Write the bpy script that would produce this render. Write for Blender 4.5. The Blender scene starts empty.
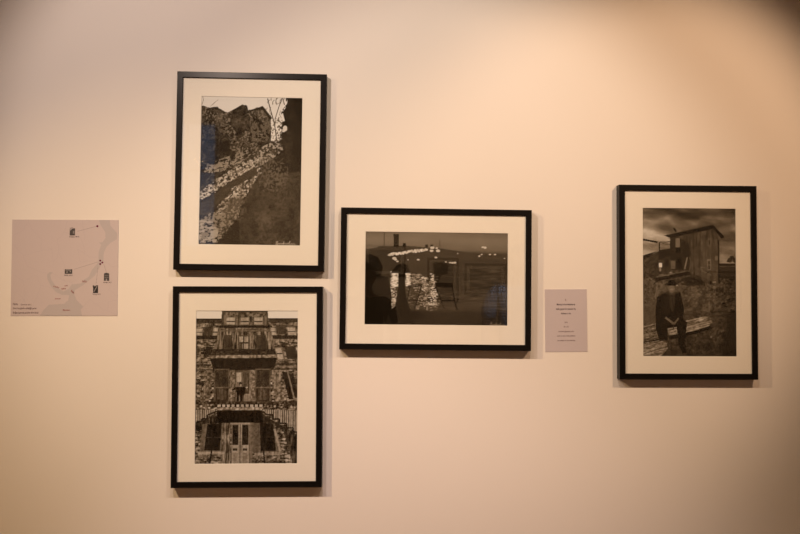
import bpy, bmesh, math, random
import numpy as np
from mathutils import Vector, Matrix

scene = bpy.context.scene
col = scene.collection
rad = math.radians
EYE = 1.5
CAM_Y = -2.643
ROOM_Y = -9.7

# ------------------------------------------------------------------ materials
def lin(c):
    return tuple((v / 12.92 if v < .04045 else ((v + .055) / 1.055) ** 2.4) for v in c)

def new_mat(name):
    m = bpy.data.materials.new(name)
    m.use_nodes = True
    nt = m.node_tree
    nt.nodes.clear()
    out = nt.nodes.new('ShaderNodeOutputMaterial')
    return m, nt, out

def principled(name, color, rough=.6, spec=.5, noise=None, bump=None, metal=0.0):
    m, nt, out = new_mat(name)
    b = nt.nodes.new('ShaderNodeBsdfPrincipled')
    nt.links.new(b.outputs[0], out.inputs[0])
    b.inputs['Base Color'].default_value = (*color, 1)
    b.inputs['Roughness'].default_value = rough
    b.inputs['Specular IOR Level'].default_value = spec
    b.inputs['Metallic'].default_value = metal
    tc = nt.nodes.new('ShaderNodeTexCoord')
    if noise:
        sc, amt = noise
        n = nt.nodes.new('ShaderNodeTexNoise')
        n.inputs['Scale'].default_value = sc
        n.inputs['Detail'].default_value = 5
        nt.links.new(tc.outputs['Object'], n.inputs['Vector'])
        r = nt.nodes.new('ShaderNodeMix')
        r.data_type = 'RGBA'
        r.inputs[6].default_value = (*[c * (1 - amt) for c in color], 1)
        r.inputs[7].default_value = (*[min(1, c * (1 + amt)) for c in color], 1)
        nt.links.new(n.outputs['Fac'], r.inputs[0])
        nt.links.new(r.outputs[2], b.inputs['Base Color'])
    if bump:
        sc, st, dist = bump
        n = nt.nodes.new('ShaderNodeTexNoise')
        n.inputs['Scale'].default_value = sc
        n.inputs['Detail'].default_value = 4
        nt.links.new(tc.outputs['Object'], n.inputs['Vector'])
        bp = nt.nodes.new('ShaderNodeBump')
        bp.inputs['Strength'].default_value = st
        bp.inputs['Distance'].default_value = dist
        nt.links.new(n.outputs['Fac'], bp.inputs['Height'])
        nt.links.new(bp.outputs[0], b.inputs['Normal'])
    return m

def attr_mat(name, rough=.5, spec=.3):
    """printed surface: colour comes from the mesh's own 'ink' attribute"""
    m, nt, out = new_mat(name)
    b = nt.nodes.new('ShaderNodeBsdfPrincipled')
    a = nt.nodes.new('ShaderNodeAttribute')
    a.attribute_name = 'ink'
    nt.links.new(a.outputs['Color'], b.inputs['Base Color'])
    b.inputs['Roughness'].default_value = rough
    b.inputs['Specular IOR Level'].default_value = spec
    nt.links.new(b.outputs[0], out.inputs[0])
    return m

def glass_mat():
    m, nt, out = new_mat('clear_pane')
    tr = nt.nodes.new('ShaderNodeBsdfTransparent')
    gl = nt.nodes.new('ShaderNodeBsdfGlossy')
    gl.inputs['Roughness'].default_value = 0.0
    tr.inputs['Color'].default_value = (.985, .99, .985, 1)
    lw = nt.nodes.new('ShaderNodeLayerWeight')
    lw.inputs['Blend'].default_value = .5
    p = nt.nodes.new('ShaderNodeMath'); p.operation = 'POWER'
    p.inputs[1].default_value = 5
    mu = nt.nodes.new('ShaderNodeMath'); mu.operation = 'MULTIPLY_ADD'
    mu.inputs[1].default_value = .96
    mu.inputs[2].default_value = .024
    nt.links.new(lw.outputs['Facing'], p.inputs[0])
    nt.links.new(p.outputs[0], mu.inputs[0])
    mx = nt.nodes.new('ShaderNodeMixShader')
    nt.links.new(mu.outputs[0], mx.inputs[0])
    nt.links.new(tr.outputs[0], mx.inputs[1])
    nt.links.new(gl.outputs[0], mx.inputs[2])
    nt.links.new(mx.outputs[0], out.inputs[0])
    return m

def wood_floor():
    m, nt, out = new_mat('oak_floor')
    b = nt.nodes.new('ShaderNodeBsdfPrincipled')
    nt.links.new(b.outputs[0], out.inputs[0])
    tc = nt.nodes.new('ShaderNodeTexCoord')
    br = nt.nodes.new('ShaderNodeTexBrick')
    br.inputs['Color1'].default_value = (.36, .20, .10, 1)
    br.inputs['Color2'].default_value = (.27, .15, .07, 1)
    br.inputs['Mortar'].default_value = (.08, .04, .02, 1)
    br.inputs['Scale'].default_value = 1
    br.inputs['Mortar Size'].default_value = .003
    br.inputs['Brick Width'].default_value = 1.2
    br.inputs['Row Height'].default_value = .12
    nt.links.new(tc.outputs['Object'], br.inputs['Vector'])
    nt.links.new(br.outputs['Color'], b.inputs['Base Color'])
    b.inputs['Roughness'].default_value = .4
    return m

def emission(name, color, strength):
    m, nt, out = new_mat(name)
    e = nt.nodes.new('ShaderNodeEmission')
    e.inputs[0].default_value = (*color, 1)
    e.inputs[1].default_value = strength
    nt.links.new(e.outputs[0], out.inputs[0])
    return m

WALL_ALB = (.82, .79, .75)
M_wall = principled('white_plaster', WALL_ALB, .85, .15, noise=(2.5, .008), bump=(140, .08, .001))
M_ceil = principled('ceiling_paint', (.7, .66, .6), .9, .1, bump=(90, .1, .001))
M_floor = wood_floor()
M_black = principled('black_lacquered_wood', (.0065, .0055, .005), .3, .14, bump=(60, .05, .0005))
M_mat = principled('cream_mat_board', (.865, .83, .775), .9, .1, noise=(30, .006), bump=(400, .06, .0003))
M_core = principled('mat_bevel', (.88, .85, .80), .8, .1, noise=(60, .01))
M_back = principled('backing_board', (.25, .17, .10), .9, .1, noise=(20, .1))
M_glass = glass_mat()
M_print = attr_mat('photographic_paper', .06, .28)
M_panel_ink = attr_mat('printed_panel', .7, .15)
M_panel = principled('lilac_grey_panel', (.545, .497, .53), .7, .15, noise=(40, .01))
M_panel_edge = principled('panel_edge', (.62, .58, .58), .7, .2, noise=(40, .02))
M_ink = principled('dark_ink', (.05, .035, .04), .8, .1, noise=(50, .1))
M_ink_soft = principled('brown_grey_ink', (.16, .11, .11), .8, .1, noise=(50, .1))
M_ink_red = principled('red_ink', (.33, .10, .085), .8, .1, noise=(50, .1))
M_plum = principled('plum_ink', (.14, .012, .055), .8, .1, noise=(50, .05))
M_winframe = principled('window_frame_paint', (.35, .34, .33), .5, .3, noise=(10, .02))

# ------------------------------------------------------------------ mesh helpers
def obj(name, bm, mat, parent=None):
    me = bpy.data.meshes.new(name)
    bm.to_mesh(me); bm.free()
    for m in (mat if isinstance(mat, (list, tuple)) else [mat]):
        me.materials.append(m)
    o = bpy.data.objects.new(name, me)
    col.objects.link(o)
    if parent: o.parent = parent
    return o

def empty(name, loc, label, cat, group=None):
    o = bpy.data.objects.new(name, None)
    o.empty_display_size = .05
    o.location = loc
    col.objects.link(o)
    o['label'] = label; o['category'] = cat
    if group: o['group'] = group
    return o

def add_box(bm, x0, x1, y0, y1, z0, z1):
    v = [bm.verts.new(p) for p in ((x0,y0,z0),(x1,y0,z0),(x1,y1,z0),(x0,y1,z0),(x0,y0,z1),(x1,y0,z1),(x1,y1,z1),(x0,y1,z1))]
    for f in ((0,3,2,1),(4,5,6,7),(0,1,5,4),(1,2,6,5),(2,3,7,6),(3,0,4,7)):
        bm.faces.new([v[i] for i in f])
    return bm

def box(*a):
    return add_box(bmesh.new(), *a)

def struct(name, bm, mat):
    o = obj(name, bm, mat)
    o['kind'] = 'structure'
    return o

def ring(w, h, prof, mats=None):
    """mitred rectangular ring; prof = closed list of (inset, y)"""
    bm = bmesh.new()
    rows = []
    for sx, sz in ((-1, -1), (1, -1), (1, 1), (-1, 1)):
        rows.append([bm.verts.new((sx * (w / 2 - i), y, sz * (h / 2 - i))) for i, y in prof])
    n = len(prof)
    for c in range(4):
        a, b = rows[c], rows[(c + 1) % 4]
        for k in range(n):
            k2 = (k + 1) % n
            f = bm.faces.new((a[k], b[k], b[k2], a[k2]))
            if mats: f.material_index = mats[k]
    bmesh.ops.recalc_face_normals(bm, faces=bm.faces)
    return bm

def grid_print(name, w, h, rgb, y, parent, mat):
    """flat sheet with one colour per point; rgb is H x W x 3, row 0 at the top"""
    H, W, _ = rgb.shape
    xs = np.linspace(-w / 2, w / 2, W); zs = np.linspace(h / 2, -h / 2, H)
    X, Z = np.meshgrid(xs, zs)
    co = np.stack([X, np.full_like(X, y), Z], -1).reshape(-1, 3).astype(np.float32)
    idx = np.arange(H * W).reshape(H, W)
    q = np.stack([idx[1:, :-1], idx[1:, 1:], idx[:-1, 1:], idx[:-1, :-1]], -1).reshape(-1)
    me = bpy.data.meshes.new(name)
    nq = (H - 1) * (W - 1)
    me.vertices.add(H * W); me.vertices.foreach_set('co', co.ravel())
    me.loops.add(nq * 4); me.loops.foreach_set('vertex_index', q.astype(np.int32))
    me.polygons.add(nq)
    me.polygons.foreach_set('loop_start', np.arange(0, nq * 4, 4, dtype=np.int32))
    me.update(calc_edges=True)
    a = me.color_attributes.new('ink', 'FLOAT_COLOR', 'POINT')
    c = np.ones((H * W, 4), np.float32); c[:, :3] = rgb.reshape(-1, 3)
    a.data.foreach_set('color', c.ravel())
    me.materials.append(mat)
    me.validate()
    o = bpy.data.objects.new(name, me)
    col.objects.link(o)
    o.parent = parent
    return o

# ------------------------------------------------------------------ ink painter
class Ink:
    """a small grey-scale drawing board measured in print units"""
    def __init__(s, x0, y0, x1, y1, res, seed=1, base=.3, slant=(0, 0)):
        s.x0, s.y0, s.x1, s.y1 = x0, y0, x1, y1
        s.W = int((x1 - x0) * res); s.H = int((y1 - y0) * res); s.res = res
        s.a = np.full((s.H, s.W), base, float)
        s.rng = np.random.default_rng(seed)
        s.slant = slant            # how far the left/right edge lean over the height
        s.z = (1., 0., 0.)
        s.YY, s.XX = np.mgrid[0:s.H, 0:s.W] + .5
    def zoom(s, k, ox, oy): s.z = (k, ox, oy)
    def P(s, p):
        k, ox, oy = s.z
        x = p[0] / k + ox; y = p[1] / k + oy
        t = (y - s.y0) / (s.y1 - s.y0)
        l = s.x0 + s.slant[0] * t; r = s.x1 + s.slant[1] * t
        return ((x - l) / (r - l) * s.W, t * s.H)
    def mask(s, pts):
        q = np.array([s.P(p) for p in pts])
        x0, y0 = np.floor(q.min(0)).astype(int); x1, y1 = np.ceil(q.max(0)).astype(int) + 1
        x0 = max(0, min(s.W, x0)); x1 = max(0, min(s.W, x1)); y0 = max(0, min(s.H, y0)); y1 = max(0, min(s.H, y1))
        m = np.zeros((s.H, s.W), bool)
        if x1 <= x0 or y1 <= y0: return m
        X = s.XX[y0:y1, x0:x1]; Y = s.YY[y0:y1, x0:x1]
        r = np.zeros(X.shape, bool)
        n = len(q)
        for i in range(n):
            ax, ay = q[i]; bx, by = q[(i + 1) % n]
            if ay == by: continue
            c = ((ay > Y) != (by > Y)) & (X < (bx - ax) * (Y - ay) / (by - ay) + ax)
            r ^= c
        m[y0:y1, x0:x1] = r
        return m
    def poly(s, pts, v, a=1.):
        m = s.mask(pts); s.a[m] = s.a[m] * (1 - a) + v * a
        return m
    def rect(s, x0, y0, x1, y1, v, a=1.):
        return s.poly([(x0, y0), (x1, y0), (x1, y1), (x0, y1)], v, a)
    def ell(s, cx, cy, rx, ry, v, a=1.):
        return s.poly([(cx + rx * math.cos(t * math.pi / 10), cy + ry * math.sin(t * math.pi / 10)) for t in range(20)], v, a)
    def line(s, pts, w, v, a=1.):
        for (ax, ay), (bx, by) in zip(pts, pts[1:]):
            dx, dy = bx - ax, by - ay; L = math.hypot(dx, dy) or 1
            nx, ny = -dy / L * w / 2, dx / L * w / 2
            s.poly([(ax + nx, ay + ny), (bx + nx, by + ny), (bx - nx, by - ny), (ax - nx, ay - ny)], v, a)
    def noise(s, sx, sy=None, octv=3, ang=0):
        """smooth noise 0..1, cell size in print units"""
        sy = sy or sx
        out = np.zeros((s.H, s.W)); tot = 0
        ca, sa = math.cos(ang), math.sin(ang)
        U = (s.XX * ca + s.YY * sa) / s.res; V = (-s.XX * sa + s.YY * ca) / s.res
        for o in range(octv):
            k = 2 ** o; u = U / sx * k; v = V / sy * k
            u = u - u.min(); v = v - v.min()
            g = s.rng.random((int(v.max()) + 3, int(u.max()) + 3))
            iu = u.astype(int); iv = v.astype(int); fu = u - iu; fv = v - iv
            fu = fu * fu * (3 - 2 * fu); fv = fv * fv * (3 - 2 * fv)
            w = .5 ** o; tot += w
            out += w * ((g[iv, iu] * (1 - fu) + g[iv, iu + 1] * fu) * (1 - fv) + (g[iv + 1, iu] * (1 - fu) + g[iv + 1, iu + 1] * fu) * fv)
        return np.clip((out / tot - .5) * 1.9 + .5, 0, 1)
    def add(s, m, n): s.a = np.where(m, s.a + n, s.a)
    def soft(s, m, r):
        """soft version of a mask, r in print units"""
        k = max(1, int(r * s.res)); f = m.astype(float)
        for _ in range(2):
            for ax in (0, 1):
                c = np.cumsum(np.pad(f, [(k + 1, k) if i == ax else (0, 0) for i in (0, 1)], mode='edge'), axis=ax)
                n = f.shape[ax]
                f = (np.take(c, np.arange(2 * k + 1, 2 * k + 1 + n), ax) - np.take(c, np.arange(0, n), ax)) / (2 * k + 1)
        return f
    def scatter(s, m, r, n, thr, v):
        f = s.soft(m, r) * n > thr
        s.a[f] = (v(s) if callable(v) else v + 0 * s.a)[f]
    def rgb(s, tint=(.98, .74, .47), gamma=.95, lo=.008):
        v = np.clip(s.a, 0, 1) ** gamma
        l = np.where(v < .04045, v / 12.92, ((v + .055) / 1.055) ** 2.4)
        l = lo + (.80 - lo) * l
        t = np.array(tint)[None, None] ** (1 - np.clip(v, 0, 1)[..., None])     # warm-toned shadows, neutral paper white
        return l[..., None] * t

def draw_signature(k, x, y, w, h, v, a=.8):
    pts = [(0, .9), (.03, .2), (.1, .1), (.07, .6), (.04, 1.1), (.12, .7), (.17, .55), (.2, .85), (.26, .55), (.3, .85), (.35, .5), (.38, .85), (.42, .1), (.41, .8), (.48, .55), (.52, .85), (.58, .5), (.62, .85), (.74, 0), (.68, .6), (.72, .9), (.8, .6), (.85, .85), (.9, .6), (1, .85)]
    k.line([(x + px * w, y + py * h) for px, py in pts], .75, v, a)

RES = 2.6

def print_lane():
    k = Ink(202, 97, 302, 246, RES, 3, .2, (-4, -2))
    H, W = k.H, k.W
    n1 = k.noise(1.7, 1.7, 3); n2 = k.noise(9, 9, 3); n3 = k.noise(1.25, 1.25, 2); nd = k.noise(5, 1.6, 3, rad(-38))
    k.a[:] = .17 + .10 * (n2 - .5)
    k.zoom(6.68, 192, 90)
    sky = k.mask([(55, 30), (745, 30), (745, 400), (522, 345), (520, 200), (530, 190), (470, 112), (375, 143), (368, 112), (335, 104), (312, 122), (300, 148), (240, 160), (205, 145), (170, 122), (145, 125), (122, 132), (90, 118), (55, 112)])
    k.a[sky] = .97
    # dark tree and wall closing the lane on the right
    tr = k.mask([(632, 40), (745, 40), (745, 534), (560, 534), (520, 365), (560, 352), (592, 330), (588, 250), (612, 205), (598, 150), (625, 110)])
    k.a[tr] = .13 + .07 * n2[tr]
    e = k.soft(tr, 1.5); rag = (e > .08) & (e < .9) & (n1 > .5) & sky; k.a[rag] = .2
    k.scatter(tr & (k.XX < k.W * .93), 6, n3, .58, .30); k.ell(614, 258, 15, 18, .93); k.ell(604, 272, 12, 12, .93)
    # house end and roof
    k.poly([(375, 143), (470, 112), (522, 200), (522, 345), (470, 370), (380, 300)], .34)
    k.poly([(375, 145), (470, 112), (532, 192), (518, 200), (462, 134), (400, 160)], .26)
    sky2 = k.soft(sky, 1.0) > .25 + .5 * n3; hedge = (k.soft(sky, 1.3) > .02) & ~sky2 & (k.XX < k.W * .72); k.a[hedge] = .22
    leaf = k.mask([(55, 112), (240, 160), (340, 104), (375, 145), (470, 140), (522, 210), (520, 345), (450, 380), (430, 470), (150, 534), (55, 534)])
    shade = .31 - .13 * np.clip((k.YY / H - .15) / .3, 0, 1)
    k.a[leaf] = (shade + .26 * (n1 - .5) + .20 * (n2 - .5))[leaf]
    big = k.noise(13, 13, 2); sp = leaf & (n3 > .64) & (big > .52); k.a[sp] = .48; sp = leaf & (n3 > .78) & (big > .40); k.a[sp] = .62
    dkl = k.soft(k.mask([(55, 220), (200, 250), (260, 380), (240, 470), (140, 520), (55, 534)]), 4); k.a = np.where(leaf, k.a * (1 - .45 * dkl), k.a)
    hs = k.mask([(380, 190), (520, 200), (520, 345), (400, 360)]); k.a[hs & (n1 > .48)] = .48
    # twigs over the bright gap
    rr = random.Random(4)
    for i in range(26):
        x = rr.uniform(490, 640); y = rr.uniform(45, 330); a = rr.uniform(-2.4, -.7); L = rr.uniform(25, 80)
        k.line([(x, y), (x + L * .5 * math.cos(a), y + L * .5 * math.sin(a)), (x + L * math.cos(a + .4), y + L * math.sin(a + .4))], rr.choice((3, 4, 6)), .3, .75)
    k.line([(560, 340), (545, 230), (515, 120), (500, 60)], 6, .25)
    k.line([(548, 200), (575, 110), (600, 50)], 5, .3)
    k.line([(80, 45), (85, 80), (75, 110)], 4, .6); k.line([(180, 75), (130, 120)], 3, .6)
    gap = k.mask([(522, 200), (600, 200), (600, 350), (522, 350)]); k.a[gap & (n3 > .72)] = .45
    # lane of pale stones running down to the left
    k.zoom(6.28, 192, 165)
    n4 = k.noise(2.6, 1.2, 3, rad(-25)); n5 = k.noise(4.2, 1.7, 3, rad(-15))
    k.a = np.where(k.a < .8, k.a * .88, k.a)
    lane = k.mask([(500, -140), (560, -140), (500, -20), (450, 60), (330, 200), (290, 330), (200, 400), (60, 500), (30, 500), (30, 180), (130, 60), (330, -60)])
    k.a[lane] = (.24 + .2 * (n4 - .5))[lane]
    b1 = k.mask([(470, -100), (430, -60), (250, 30), (40, 185), (40, 245), (300, 80), (420, 0)])
    b1b = k.mask([(330, -60), (90, 20), (75, 60), (200, 45), (330, -10)])
    b2 = k.mask([(500, -110), (530, -90), (440, 20), (400, 150), (330, 200), (290, 330), (230, 360), (100, 330), (180, 250), (250, 150), (350, 60)])
    b3 = k.mask([(40, 350), (130, 360), (165, 420), (150, 505), (36, 505)])
    f = (k.soft(b1, 2.4) * (.6 * n4 + .4 * n3) > .33); k.a[f] = (.60 + .5 * (n3 - .45))[f]
    f = (k.soft(b1b, 2.2) * n4 > .27) & (n3 > .35); k.a[f] = .66
    n6 = k.noise(7, 1.5, 2, rad(-32)); f = (k.soft(b2, 4.5) * (.45 * n5 + .25 * n6 + .3 * n3) > .31) & (n3 > .26); k.a[f] = (.62 + .6 * (n1 - .5))[f]; k.scatter(k.mask([(40, 340), (230, 250), (310, 230), (310, 330), (230, 400), (170, 500), (40, 505)]), 4, .6 * n4 + .4 * n3, .44, .58)
    f = (k.soft(b3, 1) > .4) & (n5 > .5); k.a[f] = .72
    dk = k.mask([(400, 10), (410, 60), (250, 150), (120, 290), (40, 330), (40, 275), (200, 140)])
    k.a[k.soft(dk, .8) > .5] = .27
    k.a += np.where(dk, .08 * (n4 - .5), 0)
    k.zoom(6.68, 192, 90)
    up = k.mask([(470, 380), (520, 355), (590, 360), (600, 400), (560, 440), (470, 500), (400, 534), (380, 500), (430, 430)])
    k.a[up & (n1 > .5)] = .7
    bands = k.mask([(110, 500), (380, 400), (440, 380), (420, 430), (330, 480), (200, 540), (100, 560)])
    k.a[bands & (n4 > .55)] = .58
    k.zoom(6.28, 192, 165)
    lr = k.mask([(420, 60), (690, 40), (690, 505), (300, 505), (290, 340), (335, 205)])
    k.a[lr] = (.25 + .10 * (n2 - .5) + .13 * (n1 - .5))[lr]
    mid = k.mask([(400, -60), (600, -60), (600, 170), (400, 190)])
    k.scatter(mid, 7, n3, .50, .42)
    ml = k.mask([(380, 300), (520, 280), (540, 400), (390, 430)])
    k.scatter(ml, 7, n3, .52, .40)
    k.scatter(k.mask([(230, 200), (340, 190), (330, 330), (240, 400), (180, 480), (150, 400)]), 6, n1, .42, .36)
    k.zoom(1, 0, 0)
    draw_signature(k, 275, 240.5, 19, 4, .75)
    return k.rgb()

def print_facade():
    k = Ink(197, 310.7, 297.3, 462.8, RES, 7, .3, (-1, -.6))
    n1 = k.noise(1.6, 1.6, 3); n2 = k.noise(8, 8, 3); br = k.noise(3.5, 1.0, 2); vt = k.noise(1.1, 9, 2)
    k.a[:] = .36 + .46 * (br - .5) + .26 * (n1 - .5)
    k.zoom(6.67, 190, 305)
    k.poly([(30, 30), (222, 30), (226, 97), (30, 100)], 1.0)
    k.poly([(510, 30), (730, 30), (730, 110), (712, 95), (514, 97)], 1.0)
    k.poly([(700, 95), (730, 95), (730, 150)], .9)
    k.poly([(30, 98), (222, 98), (210, 130), (30, 125)], .2); k.line([(30, 101), (222, 101)], 7, .10)
    k.poly([(514, 97), (716, 95), (700, 122), (530, 128)], .2); k.line([(514, 99), (716, 97)], 7, .10)
    for i in range(12): k.rect(52 + i * 13, 132, 58 + i * 13, 146, .5, .6)
    for i in range(13): k.rect(545 + i * 12, 130, 550 + i * 12, 142, .5, .6)
    k.poly([(220, 38), (512, 40), (520, 145), (212, 145)], .27)
    k.rect(216, 38, 514, 50, .10)
    k.rect(232, 56, 500, 84, .33); k.add(k.mask([(232, 56), (500, 56), (500, 84), (232, 84)]), .3 * (n1 - .5))
    for x in (250, 340, 428):
        k.rect(x - 7, 88, x + 57, 138, .48); k.rect(x, 93, x + 50, 135, .66); k.rect(x, 112, x + 50, 119, .15)
    for x in (232, 308, 402, 492): k.rect(x, 84, x + 12, 142, .45)
    k.rect(400, 82, 412, 120, .12)
    k.poly([(205, 143), (540, 143), (545, 160), (200, 160)], .10); k.line([(200, 163), (545, 163)], 5, .42)
    for (x0, y0, x1, y1, sl) in ((55, 163, 95, 207, -6), (166, 160, 194, 207, -6), (534, 160, 562, 205, 6), (638, 156, 688, 205, 10)):
        k.poly([(x0 - 6, y0 - 6), (x1 + 6, y0 - 6), (x1 + 6 + sl, y1 + 4), (x0 - 6 + sl, y1 + 4)], .40)
        k.poly([(x0, y0), (x1, y0), (x1 + sl, y1), (x0 + sl, y1)], .68)
        k.line([(x0 + sl * .5 - 1, (y0 + y1) / 2 + 2), (x1 + sl * .5, (y0 + y1) / 2 + 2)], 6, .12)
    k.poly([(105, 150), (160, 150), (155, 206), (96, 206)], .24); k.poly([(568, 138), (626, 136), (636, 198), (574, 200)], .26)
    k.rect(30, 210, 192, 233, .13); k.rect(540, 207, 730, 230, .13); k.line([(30, 236), (185, 236)], 5, .45); k.line([(545, 234), (730, 234)], 5, .45)
    # projecting bay
    k.poly([(205, 165), (532, 165), (562, 300), (165, 300)], .34)
    k.add(k.mask([(205, 165), (532, 165), (562, 300), (165, 300)]), .5 * (vt - .5))
    k.poly([(215, 170), (525, 170), (527, 182), (212, 182)], .42)
    k.poly([(238, 205), (288, 205), (280, 300), (218, 300)], .22); k.poly([(438, 205), (502, 205), (515, 296), (442, 296)], .22)
    for a, b in (((214, 180), (178, 302)), ((306, 185), (292, 302)), ((412, 185), (420, 302)), ((522, 185), (552, 302)), ((236, 185), (208, 300)), ((320, 185), (318, 300)), ((398, 185), (402, 300)), ((505, 185), (524, 300))):
        k.line([a, b], 8, .50, .8)
    k.rect(322, 205, 398, 300, .30); k.rect(330, 214, 388, 294, .64)
    k.rect(355, 214, 361, 294, .2); k.rect(330, 250, 388, 262, .2); k.rect(330, 262, 352, 294, .25)
    k.poly([(165, 298), (562, 298), (590, 334), (112, 338)], .14); k.add(k.mask([(165, 305), (562, 305), (590, 330), (112, 330)]), .2 * (n1 - .4))
    k.poly([(140, 338), (580, 334), (580, 352), (142, 356)], .50); k.add(k.mask([(140, 338), (580, 334), (580, 352), (142, 356)]), .3 * (n1 - .5))
    k.poly([(143, 358), (578, 354), (545, 442), (165, 442)], .07)
    k.poly([(120, 282), (165, 290), (130, 350), (100, 350)], .13)
    k.poly([(556, 285), (612, 285), (626, 368), (575, 372)], .42); k.poly([(562, 292), (600, 290), (614, 362), (580, 366)], .66); k.line([(570, 328), (608, 326)], 7, .15)
    k.poly([(620, 282), (690, 280), (712, 356), (640, 364)], .19); k.poly([(696, 290), (730, 290), (730, 330), (712, 330)], .7)
    for y0, v in ((395, .14), (412, .48), (428, .16), (460, .44)):
        k.rect(30, y0, 150, y0 + 12, v, .8); k.rect(560, y0 - 6, 730, y0 + 6, v, .8)
    k.rect(165, 442, 560, 474, .36)
    for i in range(16): k.rect(172 + i * 24, 444, 180 + i * 24, 470, .16 if i % 2 else .52)
    k.rect(180, 474, 530, 482, .14)
    # first floor
    k.zoom(6.28, 190, 380)
    k.poly([(105, 0), (150, -60), (150, 0), (128, 132), (75, 132)], .42); k.poly([(90, -60), (150, -60), (150, 0), (100, 0)], .40)
    for x0, x1, x2, x3 in ((255, 285, 280, 250), (378, 405, 410, 380), (508, 560, 590, 528)):
        k.poly([(x0, -62), (x1, -62), (x1, 0), (x2, 132), (x3, 132), (x0, 0)], .46)
    k.add(k.mask([(60, -60), (600, -60), (600, 132), (60, 132)]), .26 * (n1 - .5))
    k.rect(158, -70, 252, 134, .38); k.rect(168, -62, 244, 130, .19); k.rect(168, 42, 244, 50, .42); k.rect(176, 55, 238, 122, .24)
    k.rect(406, -70, 502, 134, .38); k.rect(415, -62, 494, 130, .19); k.rect(415, 42, 494, 50, .42); k.rect(424, 55, 488, 122, .24)
    for i in range(6):
        k.rect(182 + i * 9, 56, 185 + i * 9, 122, .4); k.rect(428 + i * 9, 56, 431 + i * 9, 122, .4)
    k.poly([(570, -50), (600, -50), (640, 118), (612, 118)], .09); k.poly([(612, -40), (640, -40), (668, 100), (650, 110)], .14); k.line([(604, -50), (646, 118)], 7, .5)
    k.rect(284, -64, 378, 145, .30); k.rect(292, -50, 330, 140, .5); k.rect(296, -45, 322, 10, .72); k.rect(345, -40, 370, 82, .20); k.rect(348, -30, 366, 70, .32); k.line([(376, -60), (376, 140)], 6, .55)
    k.rect(340, 84, 372, 130, .56)
    # man on the balcony
    k.poly([(292, 42), (348, 40), (342, 95), (296, 95)], .07); k.ell(320, 25, 11, 14, .07); k.ell(321, 32, 7, 8, .6)
    k.line([(296, 48), (268, 62)], 11, .07); k.line([(344, 48), (362, 46)], 9, .07); k.ell(357, 45, 7, 5, .7)
    k.rect(296, 92, 311, 138, .07); k.rect(316, 92, 330, 138, .07)
    k.rect(30, 130, 680, 150, .24); k.add(k.mask([(30, 134), (680, 134), (680, 180), (30, 180)]), .25 * (n1 - .5))
    k.rect(165, 148, 460, 168, .09)
    for i in range(10): k.rect(182 + i * 28, 150, 200 + i * 28, 164, .74)
    k.rect(180, 168, 450, 184, .62); k.add(k.mask([(180, 168), (450, 168), (450, 184), (180, 184)]), .3 * (n1 - .5))
    # railings stepping down both sides
    L = k.mask([(30, 182), (180, 182), (155, 210), (120, 210), (120, 232), (85, 232), (85, 250), (55, 250), (55, 270), (30, 275)])
    R_ = k.mask([(455, 180), (680, 190), (680, 320), (640, 312), (640, 290), (600, 290), (600, 262), (555, 262), (555, 235), (515, 235), (515, 208), (475, 208)])
    st = ((k.XX / k.res * 6.28) % 13) < 6.5
    for m in (L, R_): k.a[m] = np.where(st, .66, .34)[m]
    k.line([(180, 190), (120, 214), (120, 236), (85, 236), (85, 256), (55, 256), (55, 276), (30, 280)], 9, .10)
    k.line([(455, 190), (475, 212), (515, 212), (515, 240), (555, 240), (555, 266), (600, 266), (600, 294), (640, 294), (640, 318), (680, 326)], 9, .10)
    k.poly([(182, 186), (442, 186), (452, 262), (172, 272)], .06)
    k.poly([(172, 205), (172, 270), (30, 320), (30, 285)], .22); k.poly([(452, 210), (680, 345), (680, 400), (560, 290), (455, 262)], .18)
    k.add(k.mask([(30, 280), (172, 210), (172, 270), (30, 330)]), .22 * (vt - .5))
    # ground floor
    k.poly([(92, 268), (222, 262), (205, 438), (72, 438)], .42); k.poly([(120, 268), (208, 264), (196, 430), (102, 430)], .10)
    k.poly([(388, 262), (525, 266), (572, 440), (392, 440)], .40); k.poly([(436, 262), (518, 268), (536, 436), (442, 436)], .10)
    k.line([(108, 350), (202, 350)], 5, .24); k.line([(440, 350), (528, 350)], 5, .24); k.line([(526, 300), (560, 438)], 13, .62)
    k.poly([(575, 300), (680, 360), (680, 520), (640, 520)], .20); k.add(k.mask([(570, 290), (680, 340), (680, 530), (580, 530)]), .25 * (vt - .5))
    k.poly([(222, 265), (262, 262), (258, 520), (205, 520)], .42); k.add(k.mask([(215, 262), (262, 262), (258, 530), (205, 530)]), .4 * (vt - .5))
    k.rect(372, 262, 392, 530, .44); k.rect(258, 262, 378, 272, .6)
    k.rect(264, 270, 372, 530, .46); k.rect(272, 276, 306, 396, .13); k.rect(330, 276, 366, 396, .13)
    k.ell(290, 332, 9, 14, .05); k.ell(347, 332, 9, 14, .05); k.rect(308, 272, 328, 530, .60); k.line([(318, 272), (318, 530)], 4, .25)
    k.rect(268, 398, 308, 530, .64); k.rect(330, 398, 370, 530, .64); k.rect(274, 418, 302, 432, .2); k.rect(334, 418, 362, 432, .2)
    k.rect(276, 446, 302, 530, .55); k.rect(334, 446, 364, 530, .55)
    k.rect(64, 438, 226, 454, .64); k.rect(405, 444, 572, 462, .58)
    k.rect(72, 456, 84, 480, .5); k.rect(205, 456, 216, 480, .5); k.rect(412, 462, 424, 486, .5); k.rect(548, 462, 558, 486, .5)
    k.line([(183, 190), (132, 530)], 9, .07); k.line([(447, 186), (466, 530)], 9, .07)
    k.a = np.where(k.a < .9, (k.a - .06) * 1.12 + .05 + .15 * (n1 - .5) + .10 * (vt - .5), k.a)
    return k.rgb()

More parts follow.
